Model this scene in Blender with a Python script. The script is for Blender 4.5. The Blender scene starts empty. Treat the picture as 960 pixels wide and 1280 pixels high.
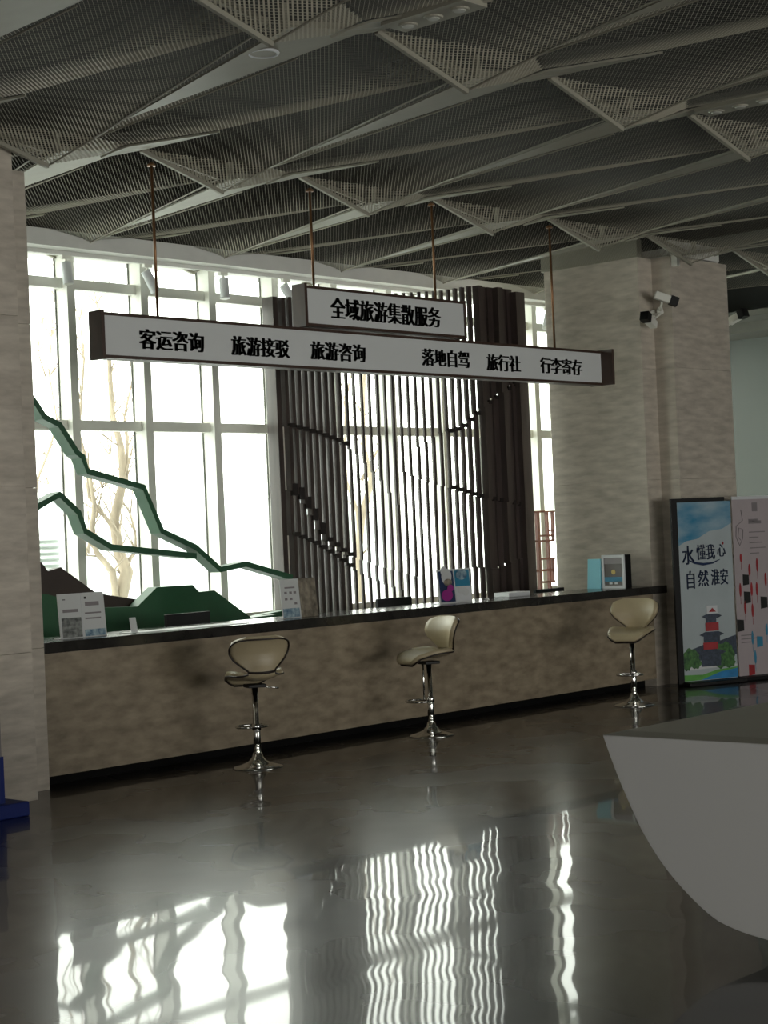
import bpy, math, random
from mathutils import Vector, Matrix
random.seed(7)
scene = bpy.context.scene
# ---------------------------------------------------------------- camera
FPX, CAMH = 2190.0, 1.84
CR = Vector((0.6759, -0.7357, -0.0440)); CF = Vector((0.7367, 0.6761, 0.0119))
CF.normalize(); CR = (CR - CF * CR.dot(CF)).normalized(); CU = CR.cross(CF).normalized()
CAM = Vector((0, 0, CAMH))
cd = bpy.data.cameras.new('camera'); cam = bpy.data.objects.new('camera', cd)
scene.collection.objects.link(cam)
cd.sensor_fit = 'VERTICAL'; cd.sensor_height = 36.0; cd.sensor_width = 27.0
cd.lens = FPX / 1280 * 36.0; cd.clip_start = 0.05; cd.clip_end = 300
m3 = Matrix((CR, CU, -CF)).transposed()
cam.matrix_world = Matrix.Translation(CAM) @ m3.to_4x4()
scene.camera = cam
# ---------------------------------------------------------------- world (bright overcast sky) and exposure
w = bpy.data.worlds.new('overcast'); scene.world = w; w.use_nodes = True
bg = w.node_tree.nodes['Background']
bg.inputs[0].default_value = (1.0, 0.98, 0.915, 1); bg.inputs[1].default_value = 8.0
scene.view_settings.view_transform = 'Standard'; scene.view_settings.look = 'None'
scene.view_settings.gamma = 1.0; scene.view_settings.use_curve_mapping = False
scene.view_settings.exposure = -0.15
scene.cycles.max_bounces = 8; scene.cycles.diffuse_bounces = 5; scene.cycles.glossy_bounces = 5
scene.cycles.transparent_max_bounces = 16; scene.cycles.use_denoising = True
def portal(name, loc, rot, sx, sy):
    l = bpy.data.lights.new(name, 'AREA'); l.shape = 'RECTANGLE'; l.size = sx; l.size_y = sy
    l.cycles.is_portal = True
    o = bpy.data.objects.new(name, l); scene.collection.objects.link(o)
    o.location = loc; o.rotation_euler = rot
portal('window_portal', (14, 14.6, 2.4), (math.radians(-90), 0, 0), 14.5, 5.0)
portal('back_portal', (10, -8.5, 1.6), (math.radians(90), 0, 0), 14, 3.2)
portal('side_portal', (-8.5, -2, 1.4), (math.radians(90), 0, math.radians(-90)), 6.2, 2.7)
# ---------------------------------------------------------------- helpers
def ray(px, py): return CR * (px - 480) + CU * (640 - py) + CF * FPX
def atY(px, py, y):
    d = ray(px, py); return CAM + d * (y / d.y)
def atX(px, py, x):
    d = ray(px, py); return CAM + d * (x / d.x)
def atZ(px, py, z):
    d = ray(px, py); return CAM + d * ((z - CAMH) / d.z)
class MB:
    def __init__(s): s.v = []; s.f = []
    def quad(s, a, b, c, d):
        n = len(s.v); s.v += [tuple(a), tuple(b), tuple(c), tuple(d)]; s.f.append((n, n+1, n+2, n+3)); return s
    def box(s, x0, x1, y0, y1, z0, z1):
        n = len(s.v)
        s.v += [(x0,y0,z0),(x1,y0,z0),(x1,y1,z0),(x0,y1,z0),(x0,y0,z1),(x1,y0,z1),(x1,y1,z1),(x0,y1,z1)]
        for q in ((3,2,1,0),(4,5,6,7),(0,1,5,4),(1,2,6,5),(2,3,7,6),(3,0,4,7)): s.f.append(tuple(n+i for i in q))
        return s
    def bar(s, a, b, wx, wz, up=(0,0,1)):
        a, b = Vector(a), Vector(b); d = (b-a).normalized(); up = Vector(up)
        r = d.cross(up)
        if r.length < 1e-4: r = d.cross(Vector((1,0,0)))
        r.normalize(); u = r.cross(d).normalized(); n = len(s.v)
        for p in (a, b):
            for (i, j) in ((-1,-1),(1,-1),(1,1),(-1,1)): s.v.append(tuple(p + r*(i*wx/2) + u*(j*wz/2)))
        for q in ((0,1,2,3),(7,6,5,4),(0,4,5,1),(1,5,6,2),(2,6,7,3),(3,7,4,0)): s.f.append(tuple(n+i for i in q))
        return s
    def prism(s, pts, off):
        """closed polygon pts (3D, in order) swept by vector off"""
        n = len(s.v); k = len(pts); off = Vector(off)
        s.v += [tuple(Vector(p)) for p in pts] + [tuple(Vector(p)+off) for p in pts]
        s.f.append(tuple(range(n+k-1, n-1, -1))); s.f.append(tuple(range(n+k, n+2*k)))
        for i in range(k):
            j = (i+1) % k; s.f.append((n+i, n+j, n+k+j, n+k+i))
        return s
    def tube(s, path, r, seg=8, closed=False, caps=True):
        P = [Vector(p) for p in path]; k = len(P); rr = r if isinstance(r, (list, tuple)) else [r]*k
        n = len(s.v); prev = None
        for i, p in enumerate(P):
            if closed: t = P[(i+1) % k] - P[i-1]
            else: t = P[min(i+1, k-1)] - P[max(i-1, 0)]
            t.normalize()
            if prev is None:
                a = t.orthogonal().normalized()
            else:
                a = prev - t * prev.dot(t)
                a = a.normalized() if a.length > 1e-6 else t.orthogonal().normalized()
            prev = a; b = t.cross(a)
            for q in range(seg):
                an = 2*math.pi*q/seg
                s.v.append(tuple(p + (a*math.cos(an) + b*math.sin(an))*rr[i]))
        for i in range(k if closed else k-1):
            i2 = (i+1) % k
            for q in range(seg):
                q2 = (q+1) % seg
                s.f.append((n+i*seg+q, n+i*seg+q2, n+i2*seg+q2, n+i2*seg+q))
        if caps and not closed:
            s.f.append(tuple(n+q for q in range(seg-1, -1, -1))); s.f.append(tuple(n+(k-1)*seg+q for q in range(seg)))
        return s
    def lathe(s, prof, seg=24, c=(0,0,0)):
        n = len(s.v); k = len(prof)
        for (r, z) in prof:
            for q in range(seg):
                an = 2*math.pi*q/seg; s.v.append((c[0]+r*math.cos(an), c[1]+r*math.sin(an), c[2]+z))
        for i in range(k-1):
            for q in range(seg):
                q2 = (q+1) % seg; s.f.append((n+i*seg+q, n+i*seg+q2, n+(i+1)*seg+q2, n+(i+1)*seg+q))
        s.f.append(tuple(n+q for q in range(seg-1, -1, -1))); s.f.append(tuple(n+(k-1)*seg+q for q in range(seg)))
        return s
    def shell(s, rows, thick):
        """grid of points thickened along averaged normals"""
        R = len(rows); Cn = len(rows[0]); g = [[Vector(p) for p in r] for r in rows]
        nor = [[None]*Cn for _ in range(R)]
        for i in range(R):
            for j in range(Cn):
                du = g[i][min(j+1,Cn-1)] - g[i][max(j-1,0)]; dv = g[min(i+1,R-1)][j] - g[max(i-1,0)][j]
                c = du.cross(dv); nor[i][j] = c.normalized() if c.length > 1e-9 else Vector((0,0,1))
        n = len(s.v)
        for sgn in (0, 1):
            for i in range(R):
                for j in range(Cn): s.v.append(tuple(g[i][j] - nor[i][j]*(thick*sgn)))
        N = R*Cn; ix = lambda sg, i, j: n + sg*N + i*Cn + j
        for i in range(R-1):
            for j in range(Cn-1):
                s.f.append((ix(0,i,j), ix(0,i,j+1), ix(0,i+1,j+1), ix(0,i+1,j)))
                s.f.append((ix(1,i,j), ix(1,i+1,j), ix(1,i+1,j+1), ix(1,i,j+1)))
        for i in range(R-1):
            s.f.append((ix(0,i,0), ix(0,i+1,0), ix(1,i+1,0), ix(1,i,0)))
            s.f.append((ix(0,i,Cn-1), ix(1,i,Cn-1), ix(1,i+1,Cn-1), ix(0,i+1,Cn-1)))
        for j in range(Cn-1):
            s.f.append((ix(0,0,j), ix(1,0,j), ix(1,0,j+1), ix(0,0,j+1)))
            s.f.append((ix(0,R-1,j), ix(0,R-1,j+1), ix(1,R-1,j+1), ix(1,R-1,j)))
        return s
    def mesh(s, name):
        me = bpy.data.meshes.new(name); me.from_pydata(s.v, [], s.f); me.update(); return me
    def build(s, name, mat, parent=None, smooth=False, bevel=0.0):
        me = s.mesh(name); return link(name, me, mat, parent, smooth, bevel)
def link(name, me, mat, parent=None, smooth=False, bevel=0.0):
    if mat is not None and not me.materials: me.materials.append(mat)
    if smooth:
        for p in me.polygons: p.use_smooth = True
    o = bpy.data.objects.new(name, me); scene.collection.objects.link(o); o.parent = parent
    if bevel > 0:
        b = o.modifiers.new('bevel', 'BEVEL'); b.width = bevel; b.segments = 2; b.limit_method = 'ANGLE'
    return o
def empty(name, loc=(0,0,0), rz=0.0, parent=None):
    o = bpy.data.objects.new(name, None); scene.collection.objects.link(o); o.location = loc
    o.rotation_euler = (0, 0, rz); o.empty_display_size = 0.1; o.parent = parent; return o
def tag(o, label, cat, group=None):
    o['label'] = label; o['category'] = cat
    if group: o['group'] = group
    return o
def struct(o, label=None):
    o['kind'] = 'structure'
    if label: o['label'] = label
    return o
def copy_tree(o, parent=None):
    c = o.copy(); scene.collection.objects.link(c); c.parent = parent
    for ch in list(o.children): copy_tree(ch, c)
    return c
# ---------------------------------------------------------------- materials
MATS = {}
def mat(name, col, rough=0.6, metal=0.0, var=0.0, scale=(6,6,6), bump=0.0, bscale=40.0, spec=0.5, detail=4.0, col2=None, coat=0.0):
    m = bpy.data.materials.new(name); m.use_nodes = True; MATS[name] = m
    nt = m.node_tree; b = nt.nodes['Principled BSDF']
    b.inputs['Base Color'].default_value = (*col, 1); b.inputs['Roughness'].default_value = rough
    b.inputs['Metallic'].default_value = metal; b.inputs['Specular IOR Level'].default_value = spec
    b.inputs['Coat Weight'].default_value = coat
    tc = nt.nodes.new('ShaderNodeTexCoord')
    if var > 0 or col2:
        mp = nt.nodes.new('ShaderNodeMapping'); mp.inputs['Scale'].default_value = scale
        nt.links.new(tc.outputs['Object'], mp.inputs['Vector'])
        nz = nt.nodes.new('ShaderNodeTexNoise'); nz.inputs['Scale'].default_value = 1.0; nz.inputs['Detail'].default_value = detail
        nt.links.new(mp.outputs['Vector'], nz.inputs['Vector'])
        cr = nt.nodes.new('ShaderNodeValToRGB')
        c2 = col2 if col2 else tuple(max(0, c*(1-var)) for c in col); c1 = col if col2 else tuple(min(1, c*(1+var)) for c in col)
        cr.color_ramp.elements[0].position = 0.3; cr.color_ramp.elements[0].color = (*c2, 1)
        cr.color_ramp.elements[1].position = 0.7; cr.color_ramp.elements[1].color = (*c1, 1)
        nt.links.new(nz.outputs['Fac'], cr.inputs['Fac']); nt.links.new(cr.outputs['Color'], b.inputs['Base Color'])
    if bump > 0:
        n2 = nt.nodes.new('ShaderNodeTexNoise'); n2.inputs['Scale'].default_value = bscale; n2.inputs['Detail'].default_value = 2.0
        nt.links.new(tc.outputs['Object'], n2.inputs['Vector'])
        bp = nt.nodes.new('ShaderNodeBump'); bp.inputs['Strength'].default_value = bump; bp.inputs['Distance'].default_value = 0.01
        nt.links.new(n2.outputs['Fac'], bp.inputs['Height']); nt.links.new(bp.outputs['Normal'], b.inputs['Normal'])
    return m
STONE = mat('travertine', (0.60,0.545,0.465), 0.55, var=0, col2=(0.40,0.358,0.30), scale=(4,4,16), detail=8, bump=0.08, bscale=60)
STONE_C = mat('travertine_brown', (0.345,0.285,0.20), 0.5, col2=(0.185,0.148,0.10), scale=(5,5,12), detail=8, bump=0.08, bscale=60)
DARKTOP = mat('dark_stone_top', (0.022,0.02,0.018), 0.16, var=0.3, scale=(8,8,8))
BLACK = mat('black_kick', (0.004,0.004,0.004), 0.7, spec=0.1)
BLACKP = mat('black_plastic', (0.005,0.005,0.0055), 0.5, spec=0.3)
WHITEP = mat('white_plaster', (0.72,0.72,0.69), 0.7, var=0.03)
GREYW = mat('grey_wall_paint', (0.11,0.123,0.113), 0.75, var=0.03, scale=(1,1,1))
FRAMEW = mat('white_aluminium', (0.74,0.74,0.68), 0.45)
GASKET = mat('dark_gasket', (0.09,0.10,0.08), 0.6)
STEEL = mat('grey_painted_steel', (0.29,0.28,0.225), 0.5, var=0.04)
MESHM = mat('expanded_mesh_metal', (0.42,0.40,0.32), 0.5)
PLENUM = mat('dark_plenum', (0.03,0.03,0.028), 0.9)
WOOD = mat('dark_stained_wood', (0.050,0.036,0.032), 0.30, var=0.25, spec=0.7, scale=(20,20,2))
GAPSHADE = mat('gap_shade_dark', (0.012,0.008,0.007), 0.6)  # near-black tone that paints in the shaded gaps between slat segments
WOODR = mat('red_brown_wood', (0.11,0.032,0.018), 0.45, var=0.25, scale=(20,20,3))
SIGNB = mat('brown_sign_frame', (0.05,0.027,0.018), 0.45, var=0.2, scale=(14,14,3))
SIGNW = mat('white_sign_face', (0.64,0.665,0.665), 0.5)
INK = mat('black_lettering', (0.008,0.008,0.008), 0.5)
BRASS = mat('bronze_rod', (0.20,0.105,0.05), 0.35, metal=0.7)
GREEN = mat('green_painted_board', (0.012,0.085,0.032), 0.5, var=0.08)
GREENL = mat('green_painted_bar', (0.013,0.08,0.034), 0.5, var=0.08)
BROWNB = mat('brown_painted_board', (0.038,0.024,0.019), 0.6, var=0.1)
CHROME = mat('chrome', (0.78,0.78,0.76), 0.1, metal=1.0)
LEATHER = mat('beige_leatherette', (0.40,0.335,0.215), 0.38, var=0.05, bump=0.05, bscale=120)
PIPING = mat('dark_piping', (0.018,0.012,0.009), 0.4)
DESKW = mat('white_solid_surface', (0.74,0.74,0.73), 0.4)
DESKT = mat('grey_stone_desk_top', (0.36,0.35,0.30), 0.45, var=0.06, scale=(3,3,3))
PAPER = mat('white_paper', (0.58,0.60,0.60), 0.5)
PHOTOG = mat('grey_print', (0.30,0.32,0.30), 0.5, col2=(0.04,0.045,0.045), scale=(22,22,30), detail=6)
PHOTOB = mat('brown_print', (0.34,0.30,0.23), 0.5, col2=(0.05,0.04,0.03), scale=(14,14,12), detail=5)
PHOTOL = mat('blue_print', (0.42,0.55,0.60), 0.5, col2=(0.05,0.13,0.22), scale=(25,25,25), detail=5)
SKYP = mat('sky_print', (0.42,0.52,0.56), 0.35, col2=(0.012,0.20,0.36), scale=(1.7,1.7,4.0), detail=5)
MISTP = mat('mist_print', (0.40,0.46,0.48), 0.35, var=0.06, scale=(3,3,3))
GREENP = mat('tree_print', (0.08,0.22,0.05), 0.4, col2=(0.01,0.05,0.02), scale=(25,25,25), detail=6)
LAWNP = mat('lawn_print', (0.10,0.34,0.06), 0.4, var=0.2)
WATERP = mat('water_print', (0.02,0.20,0.46), 0.4, var=0.2)
ROOFP = mat('slate_print', (0.035,0.05,0.08), 0.5, var=0.4, scale=(30,30,30))
REDP = mat('red_print', (0.33,0.02,0.025), 0.5, var=0.2)
NAVYP = mat('navy_print', (0.012,0.03,0.09), 0.5)
PINKP = mat('pale_pink_print', (0.42,0.37,0.385), 0.4, var=0.03)
GREYP = mat('grey_line_print', (0.22,0.20,0.21), 0.5)
CYANP = mat('cyan_print', (0.03,0.22,0.36), 0.5)
MAGP = mat('magenta_print', (0.30,0.02,0.22), 0.5)
BLUES = mat('deep_blue_plastic', (0.008,0.022,0.16), 0.6, spec=0.3)
CYANB = mat('light_blue_card', (0.24,0.62,0.74), 0.5)
SCREENM = mat('dark_display_print', (0.05,0.035,0.03), 0.25)
AMBERP = mat('amber_print', (0.55,0.42,0.12), 0.5)
GREYC = mat('light_grey_plastic', (0.62,0.64,0.66), 0.4)
BARK = mat('pale_bark', (0.30,0.25,0.19), 0.9, var=0.25, scale=(8,8,3), bump=0.3, bscale=20)
LEAFM = mat('dry_leaf', (0.26,0.22,0.13), 0.8)
GROUND = mat('pale_paving', (0.52,0.53,0.53), 0.9, var=0.08, scale=(1,1,1))
FARB = mat('far_pale_wall', (0.62,0.66,0.68), 0.9)
LOUV = mat('louvre_metal', (0.50,0.54,0.52), 0.6)
LENS = mat('lamp_lens', (0.42,0.42,0.38), 0.35)
def floor_mat():
    m = bpy.data.materials.new('polished_dark_floor'); m.use_nodes = True; nt = m.node_tree; b = nt.nodes['Principled BSDF']
    tc = nt.nodes.new('ShaderNodeTexCoord')
    n1 = nt.nodes.new('ShaderNodeTexNoise'); n1.inputs['Scale'].default_value = 0.7; n1.inputs['Detail'].default_value = 5
    nt.links.new(tc.outputs['Object'], n1.inputs['Vector'])
    cr = nt.nodes.new('ShaderNodeValToRGB')
    cr.color_ramp.elements[0].color = (0.014,0.0125,0.011,1); cr.color_ramp.elements[1].color = (0.028,0.025,0.021,1)
    nt.links.new(n1.outputs['Fac'], cr.inputs['Fac']); nt.links.new(cr.outputs['Color'], b.inputs['Base Color'])
    rr = nt.nodes.new('ShaderNodeMapRange'); rr.inputs['From Min'].default_value = 0.3; rr.inputs['From Max'].default_value = 0.7
    rr.inputs['To Min'].default_value = 0.22; rr.inputs['To Max'].default_value = 0.32
    n3 = nt.nodes.new('ShaderNodeTexNoise'); n3.inputs['Scale'].default_value = 0.9; n3.inputs['Detail'].default_value = 3
    nt.links.new(tc.outputs['Object'], n3.inputs['Vector'])
    nt.links.new(n3.outputs['Fac'], rr.inputs['Value']); nt.links.new(rr.outputs['Result'], b.inputs['Roughness'])
    # gentle unevenness of the polish: the surface leans a little, mostly along one direction of grinding
    n2 = nt.nodes.new('ShaderNodeTexNoise'); n2.inputs['Scale'].default_value = 1.9; n2.inputs['Detail'].default_value = 1.0
    nt.links.new(tc.outputs['Object'], n2.inputs['Vector'])
    sb_ = nt.nodes.new('ShaderNodeMath'); sb_.operation = 'SUBTRACT'; sb_.inputs[1].default_value = 0.5
    nt.links.new(n2.outputs['Fac'], sb_.inputs[0])
    sc_ = nt.nodes.new('ShaderNodeVectorMath'); sc_.operation = 'SCALE'; sc_.inputs[0].default_value = (0.028, -0.031, 0.0)
    nt.links.new(sb_.outputs[0], sc_.inputs['Scale'])
    ad_ = nt.nodes.new('ShaderNodeVectorMath'); ad_.operation = 'ADD'; ad_.inputs[1].default_value = (0, 0, 1)
    nt.links.new(sc_.outputs[0], ad_.inputs[0])
    bp = nt.nodes.new('ShaderNodeVectorMath'); bp.operation = 'NORMALIZE'; nt.links.new(ad_.outputs[0], bp.inputs[0])
    nt.links.new(bp.outputs[0], b.inputs['Normal'])
    b.inputs['IOR'].default_value = 1.5; b.inputs['Specular IOR Level'].default_value = 0.16; b.inputs['Coat Weight'].default_value = 0.5; b.inputs['Coat Roughness'].default_value = 0.035
    nt.links.new(bp.outputs[0], b.inputs['Coat Normal'])
    return m
FLOORM = floor_mat()
def glass_mat():
    m = bpy.data.materials.new('window_glass'); m.use_nodes = True; nt = m.node_tree; nt.nodes.clear()
    o = nt.nodes.new('ShaderNodeOutputMaterial'); mx = nt.nodes.new('ShaderNodeMixShader'); fr = nt.nodes.new('ShaderNodeMath'); fr.operation = 'POWER'; lw = nt.nodes.new('ShaderNodeLayerWeight'); lw.inputs[0].default_value = 0.5; nt.links.new(lw.outputs['Facing'], fr.inputs[0]); fr.inputs[1].default_value = 4.0
    t = nt.nodes.new('ShaderNodeBsdfTransparent'); t.inputs[0].default_value = (0.92,0.96,0.94,1)
    g = nt.nodes.new('ShaderNodeBsdfGlossy'); g.inputs['Roughness'].default_value = 0.02
    nt.links.new(fr.outputs[0], mx.inputs[0]); nt.links.new(t.outputs[0], mx.inputs[1]); nt.links.new(g.outputs[0], mx.inputs[2])
    nt.links.new(mx.outputs[0], o.inputs[0]); return m
GLASS = glass_mat()
# ================================================================ the setting
WIN_Y = 13.93
fl = MB().box(-8, 22, -8, 14.1, -0.12, 0).build('floor', FLOORM); struct(fl)
struct(MB().box(22, 22.2, -8, 14.3, 0, 5.9).build('wall_right', GREYW))
struct(MB().box(-8.2, -8, -8, -5, 0, 5.9).box(-8.2, -8, 1, 14.3, 0, 5.9).box(-8.2, -8, -5, 1, 2.7, 5.9).box(-8.2, -8, -5, 1, 0, 0.15).build('wall_left', WHITEP))
sw_ = struct(empty('unseen_window_left', (-8.1, -2, 0)))  # unseen side window, added to bring more light onto the reception desk
for i in range(5): MB().box(-0.06, 0.06, -3+1.5*i-0.035, -3+1.5*i+0.035, 0.15, 2.7).build('mullion', FRAMEW, sw_)
wb = MB()
wb.box(-8, 22, -8.2, -8, 3.2, 5.9).box(-8, 3.0, -8.2, -8, 0, 3.2).box(17.0, 22, -8.2, -8, 0, 3.2)
struct(wb.build('wall_back', WHITEP))
struct(MB().box(-8, 22, 13.98, 14.25, 4.86, 5.9).build('wall_plenum', PLENUM))
wf = MB().box(-8, 22, 13.98, 14.25, 4.72, 4.86).box(-8, 6.9, 13.98, 14.25, 0, 4.72)
struct(wf.build('wall_front', WHITEP))
bwin = struct(empty('unseen_window_back', (10, -8.1, 0)))  # unseen window opening behind the camera, placed and sized to light the counter front
for i in range(9):
    x = -7.0 + 14*i/8
    MB().box(x-0.04, x+0.04, -0.06, 0.06, 0, 3.2).build('mullion', FRAMEW, bwin)
MB().box(-7.0, 7.0, -0.05, 0.05, 2.4, 2.48).build('transom', FRAMEW, bwin)
# ---- window wall behind the counter
win = struct(empty('window_1', (0, WIN_Y, 0)))
MX = [10.545 + 0.925*k for k in range(-4, 13)]
mull = MB().box(0, 0.095, -0.19, 0.0, 0, 4.74).mesh('mullion'); mull.materials.append(FRAMEW)
gask = MB().box(-0.010, 0.0, -0.012, 0.006, 0, 4.72).mesh('gasket'); gask.materials.append(GASKET)
for x in MX:
    o = link('mullion', mull, None, win); o.location = (x, 0, 0)
    g = link('gasket', gask, None, o)
tr = MB().box(0.095, 0.925, -0.115, 0.0, -0.05, 0.05).mesh('transom'); tr.materials.append(FRAMEW)
pn = [MB().box(0.05, 0.9, 0.0, 0.012, a, b).mesh('glass_pane') for a, b in ((0.1, 1.0), (1.0, 3.03), (3.03, 4.42), (4.42, 4.72))]
for p in pn: p.materials.append(GLASS)
for x in MX[:-1]:
    for z in (0.06, 1.0, 3.03, 4.42):
        o = link('transom', tr, None, win); o.location = (x, 0, z)
    for p in pn:
        o = link('glass_pane', p, None, win); o.location = (x, 0, 0)
struct(MB().box(6.9, 22, 13.45, 14.0, 4.70, 4.86).box(6.9, 22, 13.62, 13.66, 4.66, 4.70).build('trim_1', WHITEP), 'pale soffit beam above the window wall')
# ---- ceiling: dark plenum slab + folded expanded-mesh panels
ceil = struct(MB().box(-8.2, 22.2, -8.2, 14.25, 5.9, 6.1).build('ceiling', PLENUM))
PX, PY, SK = 1.75, 3.37, 0.05
ZL, ZH = 4.80, 4.94
def inside_w(p, a, b, c):
    d = (b[1]-c[1])*(a[0]-c[0]) + (c[0]-b[0])*(a[1]-c[1])
    l1 = ((b[1]-c[1])*(p[0]-c[0]) + (c[0]-b[0])*(p[1]-c[1]))/d; l2 = ((c[1]-a[1])*(p[0]-c[0]) + (a[0]-c[0])*(p[1]-c[1]))/d
    return l1, l2, 1-l1-l2
# one folded cell: near edge low-high-low, far edge high-low-high, hanging lowest at the far node
NV = {'A0':(0,0,ZL),'A1':(0.875,0,ZH),'A2':(1.75,0,ZL),'F0':(0,1,ZH-0.01),'F1':(0.875,1,ZL-0.11),'F2':(1.75,1,ZH-0.01),'G':(0.875,0.83,ZL-0.01)}
NT = [('A0','A1','G'),('A0','G','F0'),('F0','G','F1'),('A1','A2','G'),('A2','F2','G'),('F2','F1','G')]
def zsurf(x, t):
    u = min(max(x - SK*t, 0.0), PX); best = None
    for T in NT:
        a, b, c = (NV[q] for q in T); l = inside_w((u, t), a, b, c); m_ = min(l)
        if best is None or m_ > best[0]: best = (m_, l[0]*a[2]+l[1]*b[2]+l[2]*c[2])
        if m_ >= 0: break
    return best[1]
def inside(p, a, b, c):
    d1 = (p[0]-b[0])*(a[1]-b[1])-(a[0]-b[0])*(p[1]-b[1]); d2 = (p[0]-c[0])*(b[1]-c[1])-(b[0]-c[0])*(p[1]-c[1]); d3 = (p[0]-a[0])*(c[1]-a[1])-(c[0]-a[0])*(p[1]-a[1])
    return not ((d1 < 0 or d2 < 0 or d3 < 0) and (d1 > 0 or d2 > 0 or d3 > 0))
TA = [(0.17, 0.0), (0.875, 0.0), (0.76, 2.25)]
TB = [(1.42, PY), (1.80, PY), (1.79, 2.4)]
def heavy(u, t):
    s_ = lambda a, b, v: (lambda q: q*q*(3-2*q))(min(max((v-a)/(b-a), 0.0), 1.0))
    for T in (('F0','G','F1'), ('F2','F1','G')):
        if min(inside_w((u, t), *(NV[q] for q in T))) >= 0: return 2.6
    if u > 0.875: return 0.55 + 1.8*s_(0.35, 1.0, (u-0.875)/0.875)
    return 0.55 + 1.6*s_(0.35, 1.0, u/max(0.12, 0.875*min(t/0.83, 1.0)))*s_(0.2, 0.8, t)
def strands():
    mb = MB(); nx, ny = 92, 176; dx, dy = PX/nx, PY/ny
    def P(i, j):
        x = i*dx; y = j*dy; t = y/PY; return (x + SK*t, y, zsurf(x + SK*t, t))
    for i in range(nx):
        for j in range(ny):
            one = (i+j) % 2 == 0
            if one: a, b = P(i, j), P(i+1, j+1)
            else: a, b = P(i, j+1), P(i+1, j)
            c = ((a[0]+b[0])/2, (a[1]+b[1])/2)
            if inside(c, *TA) or inside(c, *TB): continue
            k = heavy(c[0] - SK*c[1]/PY, c[1]/PY)      # light-to-dark banding put into strand width: wider, so lighter, towards the folds
            ex, ey, ez = (0.0015*k, -0.0015*k, 0.0009*k) if one else (0.0002, 0.0002, 0.00062*k)   # flat strand / upright strand
            mb.quad((a[0]-ex, a[1]-ey, a[2]-ez), (b[0]-ex, b[1]-ey, b[2]-ez), (b[0]+ex, b[1]+ey, b[2]+ez), (a[0]+ex, a[1]+ey, a[2]+ez))
    return mb.mesh('mesh_panel')
strand_me = strands(); strand_me.materials.append(MESHM)
def plate_me(T, n=8):
    mb = MB()                                    # follow the twisted surface in thin strips, with thickness
    rows = []
    for k in range(n+1):
        s = k/n; L = [T[0][q]+(T[2][q]-T[0][q])*s*0.985 for q in (0,1)]; R = [T[1][q]+(T[2][q]-T[1][q])*s*0.985 for q in (0,1)]
        rows.append([(L[0], L[1], zsurf(L[0], L[1]/PY)-0.006), (R[0], R[1], zsurf(R[0], R[1]/PY)-0.006)])
    mb.shell(rows, -0.014); return mb.mesh('solid_plate')
plA, plB = plate_me(TA), plate_me(TB)
fb = MB()
pts = [(x, 0.0, zsurf(x, 0)) for x in (0.13, 0.875, 1.72)]
fb.bar(pts[0], pts[1], 0.03, 0.035).bar(pts[1], pts[2], 0.03, 0.035); fb.bar((SK, PY-0.03, NV['F0'][2]-0.02), (0.85+SK, PY-0.03, NV['F1'][2]-0.02), 0.03, 0.03); frame_me = fb.mesh('frame_bar')
br = MB().box(0.10, 0.135, -0.02, 0.02, zsurf(0.12, 0)-0.03, zsurf(0.12, 0)+0.12); brk_me = br.mesh('bracket')
rid = MB()
rp = [(0.875+SK*t, PY*t, zsurf(0.875+SK*t, t)-0.006) for t in [0.2, 0.5, 0.83, 1.0]]
rid.tube(rp, 0.007, 5)
rp = [(0.875*s_+SK*s_*0.83, PY*0.83*s_, ZL-0.01*s_-0.006) for s_ in (0, 1)]
rid.tube(rp, 0.007, 5); ridge_me = rid.mesh('fold_edge')
for me in (plA, plB, frame_me, brk_me, ridge_me): me.materials.append(STEEL)
ROWS = [(13.94-PY, 7.955 - 2*PX*2), (13.94-2*PY, 7.06 - 2*PX*2), (13.94-3*PY, 6.135 - 2*PX*2), (13.94-4*PY, 5.21 - 2*PX)]
for (y0, x0) in ROWS:
    n = 0; x = x0
    while x < 19.6:
        o = link('mesh_panel', strand_me, None, ceil); o.location = (x, y0, 0); o['kind'] = 'stuff'
        for nm, me in (('solid_plate', plA), ('solid_plate', plB), ('frame_bar', frame_me), ('bracket', brk_me), ('fold_edge', ridge_me)):
            link(nm, me, None, o)
        x += PX
# stepped plain soffit towards the grey wall on the far right
sf = MB().box(20.6, 22, -8, 14, 4.52, 4.6).box(21.2, 22, -8, 14, 4.38, 4.52)
struct(sf.build('trim_2', mat('dark_grey_soffit', (0.10,0.10,0.085), 0.7)))
# ---- pillars clad in stone slabs
def slab_stack(parent, x0, x1, y0, y1, ztop, breaks):
    zs = [0] + breaks + [ztop]
    for a, b in zip(zs[:-1], zs[1:]):
        MB().box(x0, x1, y0, y1, a+(0.0012 if a else 0), b-0.0012).build('stone_slab', STONE, parent, bevel=0.0015)
pr = struct(empty('wall_pillar_right', (0,0,0)), 'stone clad pillar at the right end of the counter')
pr.name = 'pillar_right'
MB().box(16.72, 17.80, 10.86, 12.3, 0, 4.9).build('core', WHITEP, pr)
BR = [1.08, 2.3, 3.55]
slab_stack(pr, 16.41, 16.46, 11.05, 12.35, 4.80, BR)          # face towards the windows
slab_stack(pr, 16.46, 16.70, 11.05, 11.10, 4.80, BR)          # notch, front
slab_stack(pr, 16.68, 16.72, 10.80, 11.05, 4.80, BR)          # notch, side
slab_stack(pr, 16.72, 17.87, 10.80, 10.85, 4.80, BR)          # front
slab_stack(pr, 17.82, 17.87, 10.85, 12.30, 4.80, BR)
slab_stack(pr, 16.46, 17.82, 12.35, 12.40, 4.80, BR)
pl = struct(empty('pillar_left', (0,0,0)), 'stone clad pillar at the left end of the counter')
MB().box(6.55, 7.64, 10.68, 12.3, 0, 4.95).build('core', WHITEP, pl)
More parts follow.
